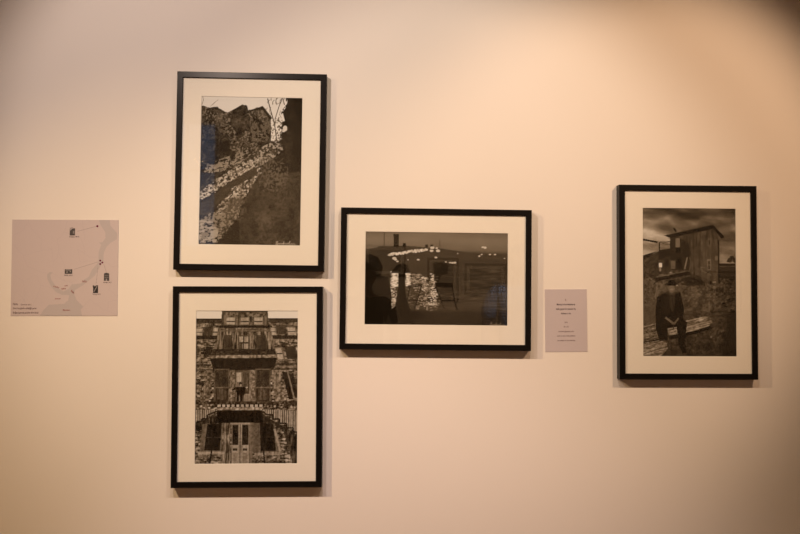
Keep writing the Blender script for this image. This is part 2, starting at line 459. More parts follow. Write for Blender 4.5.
def print_water():
    k = Ink(365.5, 231.8, 507, 325.2, RES, 11, .3, (-1.4, 0))
    n1 = k.noise(1.4, .7, 2); n2 = k.noise(25, 14, 3); rp = k.noise(9, .9, 3); sp = k.noise(1.6, .9, 2)
    k.zoom(5.33, 360, 230)
    y = (k.YY / k.H) * 500 + 12
    k.a[:] = np.interp(y, [10, 60, 110, 128, 180, 420, 440, 520], [.47, .52, .44, .29, .25, .24, .15, .13]) + .05 * (n2 - .5)
    right = np.clip((k.XX / k.W - .35) / .5, 0, 1)
    k.a += np.where((y > 195) & (y < 425), .10 * (rp - .5) * (.4 + right) + .02 * right, 0)
    k.poly([(30, 110), (110, 95), (250, 88), (430, 100), (560, 118), (790, 126), (790, 150), (30, 180)], .25)
    k.poly([(100, 92), (215, 92), (215, 140), (100, 140)], .24)
    k.rect(180, 27, 207, 92, .12); k.line([(131, 15), (131, 95)], 4, .25); k.rect(228, 74, 245, 92, .10); k.line([(421, 50), (421, 100)], 3, .32)
    k.rect(345, 80, 360, 96, .12); k.rect(372, 80, 386, 92, .12)
    rr = random.Random(2)
    for i in range(46):
        t = i / 45; k.ell(157 + 196 * t, 134 - 27 * t + rr.uniform(-4, 4), rr.uniform(4, 8), rr.uniform(4, 8), rr.uniform(.8, 1))
    for x, yy, r in ((382, 96, 9), (378, 112, 8), (412, 112, 9), (405, 98, 5), (184, 154, 9), (190, 160, 7), (200, 170, 5), (255, 161, 3), (309, 160, 6), (401, 147, 6), (453, 170, 4), (475, 173, 5), (488, 174, 6), (500, 173, 6),
                    (646, 90, 6), (658, 92, 7), (628, 137, 5), (640, 128, 4), (683, 128, 5), (710, 128, 5), (760, 148, 3), (515, 125, 3)):
        k.ell(x, yy, r * 1.2, r * .8, .88)
    def glint(x0, y0, x1, y1, dens, v, taper=0):
        for i in range(int(dens)):
            t = rr.random(); yy = y0 + (y1 - y0) * t
            w = (x1 - x0) * (1 + taper * t); cx = (x0 + x1) / 2
            x = cx + (rr.random() + rr.random() - 1) * w / 2
            k.ell(x, yy, rr.uniform(3, 8), rr.uniform(1.5, 2.8), min(1, v * rr.uniform(.6, 1.2)), .9)
    k.a = np.where((y > 222) & (y < 432), k.a + .0, k.a)
    glint(165, 224, 208, 300, 190, 1.2); glint(155, 300, 205, 445, 110, .95, -.1)
    glint(242, 226, 270, 300, 110, 1.15); glint(258, 234, 330, 310, 90, .72); glint(322, 250, 362, 320, 60, .95); glint(372, 234, 412, 300, 60, .95); glint(290, 270, 420, 320, 70, .6)
    glint(285, 310, 425, 425, 190, .66, .1); glint(362, 300, 412, 400, 60, 1.0); glint(235, 300, 300, 420, 60, .45)
    # dark masses at the left in front of the water
    k.poly([(25, 140), (60, 132), (100, 150), (125, 200), (110, 260), (160, 285), (150, 340), (165, 410), (130, 520), (25, 520)], .045)
    k.poly([(90, 240), (150, 255), (168, 330), (170, 430), (90, 440)], .06)
    k.poly([(196, 190), (225, 178), (252, 190), (268, 228), (240, 232), (238, 300), (250, 370), (300, 520), (180, 520), (150, 440), (190, 400), (205, 300), (205, 232), (165, 232)], .055)
    k.ell(300, 448, 26, 18, .06)
    # folding chair and small table
    for p in ([(252, 300), (325, 286)], [(258, 308), (322, 294)], [(266, 300), (243, 420)], [(328, 288), (283, 440)], [(240, 372), (325, 372)], [(400, 300), (428, 372), (445, 415)], [(488, 300), (498, 370), (515, 420)], [(425, 372), (500, 372)], [(498, 370), (510, 420)], [(500, 400), (520, 360)]):
        k.line(p, 6, .06)
    k.poly([(395, 278), (490, 280), (492, 304), (400, 302)], .07)
    k.poly([(390, 172), (440, 168), (468, 190), (462, 232), (430, 240), (415, 280), (392, 270)], .10, .7)
    k.zoom(1, 0, 0)
    draw_signature(k, 489, 320.6, 14, 3.8, .5)
    return k.rgb()

def print_ruin():
    k = Ink(642.2, 209.2, 734.4, 355.5, RES, 21, .3, (.4, .5))
    n1 = k.noise(1.5, 1.3, 3); n2 = k.noise(26, 10, 4, rad(8)); n3 = k.noise(5, 4, 3); st = k.noise(9, .9, 2, rad(-14)); vt = k.noise(1.2, 12, 2)
    k.zoom(6.67, 640, 205)
    y = (k.YY / k.H) * 975 + 28
    x = (k.XX / k.W) * 615 + 15
    k.a[:] = np.interp(y, [28, 70, 120, 190, 300, 390], [.33, .27, .42, .50, .48, .54]) + .36 * (n2 - .5)
    k.a += .12 * np.exp(-((x - 60) / 90) ** 2 - ((y - 190) / 50) ** 2) + .14 * np.exp(-((x - 350) / 60) ** 2 - ((y - 140) / 22) ** 2) - .08 * np.exp(-((x - 560) / 60) ** 2 - ((y - 60) / 40) ** 2)
    k.a += .12 * np.exp(-((x - 60) / 90) ** 2 - ((y - 310) / 40) ** 2)
    # far bank
    k.rect(512, 392, 640, 412, .16); k.rect(512, 410, 640, 520, .20); k.line([(512, 414), (640, 410)], 4, .34)
    for cx, cy, r in ((585, 372, 16), (602, 356, 12), (618, 372, 16), (590, 350, 6), (572, 378, 8), (630, 360, 14)): k.ell(cx, cy, r, r, .15, .9)
    # ground
    g = k.mask([(0, 440), (640, 500), (640, 1100), (0, 1100)])
    gv = np.interp(y, [440, 560, 700, 900, 1010], [.24, .30, .27, .20, .15]) - .07 * np.clip((x - 480) / 120, 0, 1)
    k.a = np.where(g, gv + .02 + .14 * (n1 - .5) + .10 * (n3 - .5), k.a)
    # house
    k.poly([(198, 225), (480, 152), (512, 235), (516, 534), (330, 520), (198, 450)], .25)
    k.add(k.mask([(198, 225), (480, 152), (512, 235), (516, 534), (198, 534)]), .13 * (vt - .5) + .07 * (n3 - .5))
    k.poly([(198, 225), (270, 230), (320, 270), (335, 330), (320, 440), (198, 440)], .15, .8)
    k.poly([(400, 240), (512, 235), (516, 534), (400, 480)], .34, .6)
    k.poly([(160, 214), (475, 139), (552, 220), (532, 232), (478, 168), (200, 230)], .085)
    k.line([(170, 214), (475, 141)], 4, .22)
    k.line([(222, 165), (240, 188)], 12, .09); k.line([(185, 228), (206, 245)], 5, .5)
    k.line([(512, 235), (514, 520)], 8, .11); k.rect(490, 345, 506, 372, .40); k.line([(508, 238), (528, 234)], 6, .3)
    k.rect(233, 232, 263, 290, .42); k.rect(236, 292, 266, 326, .07); k.rect(240, 358, 272, 425, .08); k.rect(200, 378, 233, 432, .38)
    k.line([(292, 432), (310, 355)], 9, .46); k.line([(325, 350), (340, 440)], 7, .3)
    k.rect(438, 368, 464, 436, .44); k.rect(444, 376, 458, 400, .26); k.rect(444, 406, 458, 430, .26)
    k.rect(442, 232, 464, 282, .36); k.rect(447, 240, 459, 274, .2); k.rect(396, 256, 412, 272, .36); k.line([(400, 440), (466, 470)], 5, .40)
    # sheds at the left
    k.poly([(0, 385), (120, 318), (200, 300), (204, 450), (120, 490), (0, 500)], .22)
    k.poly([(132, 308), (200, 298), (202, 345), (135, 368)], .13)
    k.add(k.mask([(0, 385), (120, 318), (200, 450), (0, 500)]), .12 * (n1 - .5))
    k.poly([(0, 352), (95, 322), (122, 312), (30, 375), (0, 392)], .10)
    k.line([(18, 240), (118, 258)], 12, .08); k.line([(130, 258), (200, 254)], 5, .14); k.line([(130, 258), (130, 366)], 8, .12); k.line([(150, 266), (200, 272)], 4, .2)
    k.rect(127, 393, 147, 422, .90); k.rect(128, 424, 143, 446, .5); k.rect(165, 372, 188, 412, .09)
    # timber and rubble in front of the house
    k.poly([(98, 488), (300, 445), (330, 452), (325, 470), (110, 512)], .09); k.line([(110, 486), (300, 446)], 4, .42)
    k.poly([(330, 462), (395, 475), (410, 520), (320, 525)], .16, .6)
    k.zoom(6.28, 640, 275)
    k.poly([(250, 30), (300, 12), (385, 36), (400, 60), (300, 72), (250, 62)], .13, .75)
    rr = random.Random(9)
    for i in range(60):
        xx = rr.uniform(20, 420); yy = rr.uniform(-50, 70); a = rr.uniform(-.6, .6); l = rr.uniform(8, 34)
        k.line([(xx, yy), (xx + l * math.cos(a), yy + l * math.sin(a))], rr.choice((3, 4, 6)), rr.choice((.10, .12, .32, .45)), .8)
    k.line([(95, 150), (110, 60), (60, 20)], 6, .42); k.line([(110, 100), (150, 95)], 6, .4); k.line([(85, 60), (135, 20)], 5, .1)
    for i in range(50):
        xx = rr.uniform(240, 560); yy = rr.uniform(80, 200); k.ell(xx, yy, rr.uniform(3, 8), rr.uniform(2, 3), rr.choice((.12, .15, .42)), .7)
    k.ell(548, 150, 7, 5, .05); k.ell(512, 174, 9, 5, .05); k.ell(435, 380, 4, 4, .55); k.ell(455, 45, 12, 7, .45)
    k.poly([(520, 260), (600, 180), (600, 520), (500, 520)], .12, .45)
    k.poly([(20, 180), (110, 170), (110, 300), (15, 300)], .32, .7)
    # logs
    def log(pts, v):
        m = k.mask(pts); k.a[m] = (v + .03 + .32 * (st - .5) + .15 * (n1 - .5))[m]
    k.poly([(180, 372), (430, 310), (440, 330), (340, 362), (180, 400)], .08)
    log([(165, 330), (280, 282), (395, 254), (430, 262), (442, 290), (425, 312), (340, 342), (180, 372)], .45)
    log([(12, 312), (105, 300), (165, 372), (130, 392), (12, 412)], .34)
    k.line([(12, 416), (160, 392)], 7, .06)
    log([(12, 418), (130, 400), (165, 420), (172, 450), (150, 480), (112, 510), (12, 510)], .42)
    # seated man with a flat hat
    k.poly([(108, 138), (178, 100), (250, 108), (272, 215), (262, 268), (290, 290), (276, 420), (290, 478), (262, 480), (238, 430), (226, 320), (170, 330), (172, 402), (122, 404), (100, 330), (98, 220)], .065)
    k.poly([(130, 150), (180, 120), (185, 235), (140, 250)], .11)
    k.poly([(180, 105), (216, 105), (214, 170), (206, 238), (185, 200)], .20); k.line([(200, 120), (204, 230)], 4, .10)
    k.ell(196, 84, 60, 40, .33, .5); k.ell(197, 88, 19, 25, .40); k.ell(196, 92, 10, 6, .50); k.ell(196, 60, 40, 9, .03); k.ell(197, 48, 24, 16, .03); k.ell(190, 74, 10, 3, .45); k.ell(228, 66, 5, 4, .6)
    k.line([(158, 262), (205, 298)], 13, .40); k.line([(238, 266), (212, 300)], 12, .36); k.ell(208, 298, 12, 8, .36); k.line([(206, 305), (208, 335)], 5, .12)
    k.poly([(118, 385), (150, 372), (158, 402), (120, 406)], .09)
    k.a = np.clip((k.a - .20) * 1.32 + .20, .03, 1) + .045 * (n1 - .5)
    return k.rgb()

def print_generic(seed, dark_side):
    k = Ink(0, 0, 60, 40, 2, seed, .3) if dark_side is None else Ink(0, 0, 40, 60, 2, seed, .3)
    n = k.noise(14, 6, 4); f = k.noise(2, 1, 3)
    t = k.YY / k.H
    k.a[:] = np.interp(t, [0, .35, .42, 1], [.55, .45, .30, .42]) + .25 * (n - .5) + .1 * (f - .5)
    if dark_side is not None:
        k.poly([(0, 0), (22, 0), (26, 14), (20, 26), (8, 34), (0, 36)], .10)
    else:
        k.poly([(0, 16), (14, 9), (30, 7), (46, 10), (60, 17), (60, 24), (0, 24)], .22); k.add(k.mask([(0, 10), (60, 8), (60, 24), (0, 24)]), .2 * (f - .5))
    return k.rgb()

# ------------------------------------------------------------------ the room
struct('wall_front', box(-5.5, 6.5, 0, .15, 0, 4.5), M_wall)
struct('wall_left', box(-5.65, -5.5, ROOM_Y, .15, 0, 4.5), M_wall)
struct('wall_right', box(6.5, 6.65, ROOM_Y, .15, 0, 4.5), M_wall)
struct('floor', box(-5.65, 6.65, ROOM_Y - .15, .15, -.12, 0), M_floor)
struct('ceiling', box(-5.65, 6.65, ROOM_Y - .15, .15, 4.5, 4.62), M_ceil)
# far wall with a tall window opening
WX0, WX1, WZ0, WZ1 = -3.5, -2.5, 2.15, 4.2
bm = bmesh.new()
add_box(bm, -5.65, WX0, ROOM_Y - .15, ROOM_Y, 0, 4.5)
add_box(bm, WX1, 6.65, ROOM_Y - .15, ROOM_Y, 0, 4.5)
add_box(bm, WX0, WX1, ROOM_Y - .15, ROOM_Y, 0, WZ0)
add_box(bm, WX0, WX1, ROOM_Y - .15, ROOM_Y, WZ1, 4.5)
struct('wall_back', bm, M_wall)
struct('baseboard_front', box(-5.5, 6.5, -.015, 0, 0, .1), M_ceil)

wn = bpy.data.objects.new('window_1', None); wn['kind'] = 'structure'
wn.location = ((WX0 + WX1) / 2, ROOM_Y - .07, WZ0); col.objects.link(wn)
ww, wh = WX1 - WX0, WZ1 - WZ0
bm = bmesh.new()
add_box(bm, -ww/2, -ww/2+.06, -.03, .03, 0, wh); add_box(bm, ww/2-.06, ww/2, -.03, .03, 0, wh)
add_box(bm, -ww/2+.06, ww/2-.06, -.03, .03, 0, .06); add_box(bm, -ww/2+.06, ww/2-.06, -.03, .03, wh-.06, wh)
add_box(bm, -.02, .02, -.02, .02, .06, wh-.06); add_box(bm, -ww/2+.06, ww/2-.06, -.02, .02, wh*.6, wh*.6+.04)
obj('window_frame', bm, M_winframe, wn)
obj('pane', box(-ww/2+.06, ww/2-.06, -.004, .004, .06, wh-.06), M_glass, wn)

# ------------------------------------------------------------------ framed pictures
FRAME_D = .032
def framed_picture(x, z, w, h, tilt, pw, ph, rgb, label, group, off=(0, 0), wall_y=0., rot=0., margin=.02):
    t = empty('framed_picture', (x, wall_y, z), label, 'picture', group)
    t.rotation_euler = (0, -tilt, rot)
    f, b = margin, .0012
    prof = [(0, 0), (0, -FRAME_D + b), (b, -FRAME_D), (f - b, -FRAME_D), (f, -FRAME_D + b), (f, -.0280), (f - .006, -.0280), (f - .006, 0)]
    obj('frame', ring(w, h, prof), M_black, t)
    iw, ih = w - 2 * (f - .0065), h - 2 * (f - .0065)
    mx, mz = (iw - pw) / 2, (ih - ph) / 2
    # mat board with bevelled opening
    bm = bmesh.new()
    def rect4(a, c, y, ox=0, oz=0): return [bm.verts.new((px_ + ox, y, pz_ + oz)) for px_, pz_ in ((-a/2, -c/2), (a/2, -c/2), (a/2, c/2), (-a/2, c/2))]
    o0, o1 = rect4(iw, ih, -.0256), rect4(pw, ph, -.0256, *off)
    i1, o2 = rect4(pw - .0016, ph - .0016, -.0240, *off), rect4(iw, ih, -.0240)
    for i in range(4):
        j = (i + 1) % 4
        bm.faces.new((o0[i], o0[j], o1[j], o1[i]))
        bf = bm.faces.new((o1[i], o1[j], i1[j], i1[i])); bf.material_index = 1
        bm.faces.new((i1[i], i1[j], o2[j], o2[i]))
        bm.faces.new((o2[i], o2[j], o0[j], o0[i]))
    bmesh.ops.recalc_face_normals(bm, faces=bm.faces)
    obj('mat_board', bm, [M_mat, M_core], t)
    pr = grid_print('print', pw + .006, ph + .006, rgb, -.0236, t, M_print)
    pr.location = (off[0], 0, off[1])
    obj('glass', box(-iw/2, iw/2, -.0279, -.0261, -ih/2, ih/2), M_glass, t)
    obj('backing_board', box(-iw/2, iw/2, -.0230, -.002, -ih/2, ih/2), M_back, t)
    return t

G = None
framed_picture(-.4226, 1.9026, .5009, .6665, -.0043, .339, .4995, print_lane(),
    'black framed photograph of an overgrown stony lane, hung above the wooden facade picture', G, (0, .0025))
framed_picture(-.4234, 1.1834, .4975, .6663, .006, .3387, .5081, print_facade(),
    'black framed photograph of an old wooden house facade with a man on its balcony', G, (-.003, -.002))
framed_picture(.2036, 1.5456, .6448, .4761, -.0034, .4826, .313, print_water(),
    'landscape black framed dark photograph of lights glittering on water at night', G, (.002, .002))
framed_picture(1.0634, 1.5431, .4744, .6603, .0017, .3218, .505, print_ruin(),
    'black framed photograph of a man seated on logs before a ruined house', G, (.006, 0))

# ------------------------------------------------------------------ lettering
def text_mesh(name, body, size, x, z, y, mat, parent, align='CENTER', bold=0, width=None, rot=0):
    cu = bpy.data.curves.new(name, 'FONT')
    cu.body = body; cu.size = size; cu.align_x = align; cu.align_y = 'CENTER'
    cu.offset = bold; cu.extrude = .00008; cu.resolution_u = 2
    tmp = bpy.data.objects.new(name, cu)
    col.objects.link(tmp)
    bpy.context.view_layer.update()
    me = bpy.data.meshes.new_from_object(tmp.evaluated_get(bpy.context.evaluated_depsgraph_get()))
    wd = tmp.dimensions.x
    bpy.data.objects.remove(tmp)
    me.name = name
    me.materials.clear(); me.materials.append(mat)
    s = (width / wd) if width and wd > 0 else 1
    me.transform(Matrix.Diagonal((s, 1, 1, 1)))
    me.transform(Matrix.Rotation(rot, 4, 'Z'))
    me.transform(Matrix.Rotation(rad(90), 4, 'X'))
    o = bpy.data.objects.new(name, me)
    o.location = (x, y, z); o.parent = parent
    col.objects.link(o)
    return o

# small text panel beside the night picture: 42 x 62 px in the photo, 14.5 x 21.3 cm on the wall
tp = empty('text_panel', (.6513, 0, 1.409), 'small lilac-grey text panel between the night water picture and the ruined house picture', 'sign')
tp.rotation_euler = (0, -.012, 0)
TW, TH, TT = .1446, .2131, .0012
obj('panel', box(-TW/2, TW/2, -TT, 0, -TH/2, TH/2), M_panel, tp)
px = TW / 42.2
def ty(p): return TH / 2 - (p - 289.2) * (TH / 62.5)
for body, yy, w, s, b, m in (
    ('5.', 300.0, 1.6, 2.6, .00012, M_ink_soft),
    ('Mümtaz’ın ile anlatılanlarda', 304.4, 18.4, 2.5, .0001, M_ink),
    ('kalbi, geçen bir zamanın hiç', 308.9, 19.4, 2.7, .0001, M_ink),
    ('bulunan o ânı', 313.4, 9.6, 2.5, .0001, M_ink),
    ('2012', 322.4, 3.0, 2.1, .00006, M_ink_soft),
    ('50 x 75', 326.8, 4.8, 2.1, .00006, M_ink_soft),
    ('archival pigment print', 331.3, 15.6, 2.1, .00006, M_ink_soft),
    ('work on view at this exhibition', 335.8, 18.2, 2.1, .00006, M_ink_soft),
    ('one edition for the collection', 340.4, 17.8, 2.1, .00006, M_ink_soft)):
    text_mesh('lettering', body, s * px, 0, ty(yy), -TT - .0002, m, tp, 'CENTER', b, w * px)

# map panel at the left
mp = empty('map_panel', (-1.042, 0, 1.5746), 'large lilac-grey panel with a printed map of a strait, at far left', 'map')
mp.rotation_euler = (0, -.0065, 0)
MW, MH, MT = .3528, .3223, .0012
obj('panel', box(-MW/2, MW/2, -MT, 0, -MH/2, MH/2), M_panel_edge, mp)
def map_ink():
    k = Ink(12.2, 219.3, 118.6, 315.8, 3.2, 31, 0, (-1.2, -1))
    k.zoom(4.646, 0, 210)
    land = np.array([.565, .505, .52]); water = np.array([.485, .452, .47]); road = np.array([.50, .445, .48])
    wm = k.mask([(455, 40), (508, 40), (512, 70), (545, 108), (542, 134), (512, 152), (496, 168), (482, 198), (480, 235), (462, 268), (440, 305), (385, 350), (348, 372), (346, 392), (358, 420), (388, 448), (376, 462), (384, 500),
                 (180, 500), (205, 462), (228, 440), (300, 435), (318, 418), (322, 395), (290, 394), (262, 382), (236, 352), (220, 318), (220, 298), (232, 288), (246, 288), (234, 302), (240, 325), (262, 356), (296, 378), (320, 366), (334, 345), (376, 340), (392, 322), (412, 310), (428, 276), (452, 248), (458, 235), (458, 195), (470, 160), (460, 150), (476, 148), (490, 128), (488, 100), (470, 74)])
    rm = Ink(12.2, 219.3, 118.6, 315.8, 3.2, 1, 0, (-1.2, -1)); rm.zoom(4.646, 0, 210)
    rr = random.Random(5)
    def road_line(pts, w=1.8):
        q = []
        for (a, b), (c, d) in zip(pts, pts[1:]):
            for i in range(5):
                t = i / 5; q.append((a + (c - a) * t + rr.uniform(-3, 3), b + (d - b) * t + rr.uniform(-3, 3)))
        q.append(pts[-1]); rm.line(q, w, 1)
    for pts in ([(130, 45), (140, 80), (175, 115), (192, 135), (192, 190), (110, 212), (60, 160)], [(110, 212), (130, 260), (200, 290), (222, 292)], [(192, 190), (240, 180), (250, 240), (275, 200), (265, 140), (300, 100), (310, 50)],
                [(300, 100), (380, 130), (395, 200), (360, 180), (370, 240), (430, 235)], [(60, 300), (110, 330), (120, 410), (90, 460)], [(110, 330), (170, 300), (190, 350), (240, 360)], [(100, 400), (140, 470), (175, 400), (190, 350)],
                [(380, 45), (390, 100), (395, 140)], [(390, 200), (410, 215), (450, 220)], [(480, 235), (520, 260), (550, 260)], [(500, 290), (520, 330), (505, 370), (550, 400)], [(385, 450), (420, 415), (450, 440), (500, 470), (548, 488)],
                [(275, 200), (300, 260), (280, 320), (340, 340)], [(240, 290), (300, 330)], [(500, 470), (505, 425), (548, 420)], [(60, 120), (100, 100), (130, 60)]):
        road_line(pts)
    c = np.tile(land, (k.H, k.W, 1)); c[wm] = water
    r = (rm.a > .5) & ~wm; c[r] = c[r] * .45 + road * .55
    ld = Ink(12.2, 219.3, 118.6, 315.8, 3.2, 1, 0, (-1.2, -1)); ld.zoom(4.646, 0, 210)
    for a, b in (((358, 98), (448, 74)), ((345, 275), (455, 240)), ((482, 250), (494, 288)), ((455, 262), (447, 342))): ld.line([a, b], 1.8, 1)
    l = ld.a > .5; c[l] = np.array([.36, .32, .34])
    # four small printed thumbnails of the pictures
    th = Ink(12.2, 219.3, 118.6, 315.8, 3.2, 8, -1, (-1.2, -1)); th.zoom(4.646, 0, 210)
    th.rect(324, 84, 348, 117, .10); th.poly([(324, 84), (338, 84), (326, 95)], .45); th.rect(338, 96, 346, 108, .3)
    th.rect(301, 274, 336, 297, .09); th.rect(306, 276, 330, 280, .35); th.rect(308, 285, 316, 290, .4); th.rect(325, 283, 330, 288, .4)
    th.rect(483, 296, 507, 329, .10); th.ell(495, 296, 12, 5, .10); th.rect(486, 302, 504, 304, .35); th.rect(485, 311, 505, 313, .45); th.rect(492, 318, 497, 329, .4)
    th.rect(432, 349, 456, 385, .05); th.line([(452, 352), (436, 380)], 4, .32); th.rect(436, 349, 446, 353, .45)
    t = th.a >= 0; c[t] = th.a[t][:, None] * np.array([.8, .75, .78])
    return c
grid_print('map_print', MW, MH, map_ink(), -MT - .0002, mp, M_panel_ink)
def mxz(zx, zy):
    x = zx / 4.646; y = zy / 4.646 + 210
    t = (y - 219.3) / 96.5
    l = 12.2 - 1.2 * t; r = 118.6 - 1.0 * t
    return -MW/2 + (x - l) / (r - l) * MW, MH/2 - t * MH
mpx = MW / 106.4
for zx, zy, r in ((452, 73, 1.1), (466, 234, .95), (476, 243, .95), (466, 250, .95)):
    x, z = mxz(zx, zy)
    bm = bmesh.new()
    ret = bmesh.ops.create_cone(bm, cap_ends=True, segments=20, radius1=r * mpx, radius2=r * mpx, depth=.0002, matrix=Matrix.Translation((x, -MT - .0004, z)) @ Matrix.Rotation(rad(90), 4, 'X'))
    obj('location_dot', bm, M_plum, mp)
for body, zx, zy, w, s, m, rot in (
    ('KOY', 332, 81, 3.0, 1.2, M_ink_soft, .15), ('Boğaz, 2012', 345, 123, 9.6, 1.6, M_ink, 0), ('İskele, 2012', 318, 303, 8.0, 1.5, M_ink, 0), ('Konak, 2011', 500, 336, 8.0, 1.6, M_ink, 0), ('Yokuş, 2010', 449, 391, 8.0, 1.6, M_ink, 0),
    ('Beşiktaş', 393, 331, 4.2, 2.6, M_ink_red, 0), ('Haliç', 262, 357, 5.6, 2.0, M_ink_red, -.2), ('Karaköy', 296, 365, 4.4, 2.2, M_ink_red, .15), ('Galata', 308, 351, 3.2, 1.6, M_ink_red, .1),
    ('Üsküdar', 338, 380, 4.2, 2.4, M_ink_red, -.8), ('Eminönü', 270, 412, 5.6, 1.9, M_ink_red, 0), ('Marmara', 310, 465, 7.2, 2.2, M_ink_red, 0)):
    x, z = mxz(zx, zy)
    text_mesh('lettering', body, s * mpx, x, z, -MT - .0005, m, mp, 'CENTER', .00005, w * mpx, rot)
for body, zy, w, s, b in (('Harita', 437, 4.6, 3.4, .0001), ('Dört fotoğrafın çekildiği yerler', 457, 23.5, 2.6, .00008), ('Boğaz kıyısında görülen dört durak', 477, 25.5, 2.6, .00008)):
    x, z = mxz(62, zy)
    text_mesh('lettering', body, s * mpx, x, z, -MT - .0005, M_ink_soft, mp, 'LEFT', b, w * mpx)
x, z = mxz(98, 440)
text_mesh('lettering', 'İstanbul, 2012', 1.8 * mpx, x, z, -MT - .0005, M_ink_soft, mp, 'LEFT', .00003, 10.5 * mpx)


# pictures hanging on the far wall (seen mirrored in the glass)
def far_picture(x, z, w, h, seed, label, ds):
    pw, ph = w - .17, h - .17
    return framed_picture(x, z, w, h, 0, pw, ph, print_generic(seed, ds), label, 'pictures on the far wall', wall_y=ROOM_Y, rot=math.pi, margin=.036)
far_picture(1.063, 1.72, .5, .67, 41, 'upright black framed dark picture on the far wall opposite', 1)
far_picture(1.74, 1.72, .67, .5, 42, 'wide black framed landscape picture on the far wall opposite, beside the upright one', None)
far_picture(.14, 2.0, .67, .5, 43, 'wide black framed picture hung highest on the far wall opposite', None)
far_picture(5.6, 1.55, .5, .67, 44, 'upright black framed picture at the far end of the opposite wall', 1)

# ------------------------------------------------------------------ visitors
M_skin = principled('skin', (.45, .25, .17), .5, .3, noise=(30, .04))
M_hair = principled('dark_hair', (.012, .009, .008), .6, .3, noise=(60, .3))
M_denim = principled('dark_trousers', (.02, .022, .03), .85, .1, noise=(200, .2))
M_darkshirt = principled('black_shirt', (.012, .011, .012), .85, .1, noise=(120, .2))
M_shoe = principled('dark_leather', (.02, .015, .012), .4, .4, noise=(40, .2))
M_eye = principled('eye_white', (.7, .68, .65), .3, .5, noise=(10, .01))
def stripes():
    m, nt, out = new_mat('blue_striped_jersey')
    b = nt.nodes.new('ShaderNodeBsdfPrincipled'); nt.links.new(b.outputs[0], out.inputs[0])
    tc = nt.nodes.new('ShaderNodeTexCoord'); wv = nt.nodes.new('ShaderNodeTexWave')
    wv.bands_direction = 'Z'; wv.inputs['Scale'].default_value = 14
    nt.links.new(tc.outputs['Object'], wv.inputs['Vector'])
    mx = nt.nodes.new('ShaderNodeMix'); mx.data_type = 'RGBA'
    mx.inputs[6].default_value = (.22, .26, .36, 1); mx.inputs[7].default_value = (.50, .54, .62, 1)
    nt.links.new(wv.outputs['Fac'], mx.inputs[0]); nt.links.new(mx.outputs[2], b.inputs['Base Color'])
    b.inputs['Roughness'].default_value = .85
    return m
M_stripe = stripes()

def skin_mesh(name, verts, edges, radii, mat, parent, levels=1, root=0):
    me = bpy.data.meshes.new(name)
    me.from_pydata(verts, edges, [])
    o = bpy.data.objects.new(name, me); col.objects.link(o)
    md = o.modifiers.new('skin', 'SKIN'); md.use_smooth_shade = True
    bpy.context.view_layer.objects.active = o
    sv = me.skin_vertices[0].data if len(me.skin_vertices) else None
    if sv is None:
        bpy.ops.object.select_all(action='DESELECT'); o.select_set(True)
        bpy.ops.mesh.customdata_skin_add()
        sv = me.skin_vertices[0].data
    for i, r_ in enumerate(radii):
        sv[i].radius = r_ if isinstance(r_, tuple) else (r_, r_)
        sv[i].use_root = (i == root)
    sd = o.modifiers.new('sub', 'SUBSURF'); sd.levels = levels; sd.render_levels = levels
    bpy.context.view_layer.update()
    em = bpy.data.meshes.new_from_object(o.evaluated_get(bpy.context.evaluated_depsgraph_get()))
    em.name = name
    o.modifiers.clear(); o.data = em
    em.materials.clear(); em.materials.append(mat)
    for p_ in em.polygons: p_.use_smooth = True
    if parent: o.parent = parent
    return o

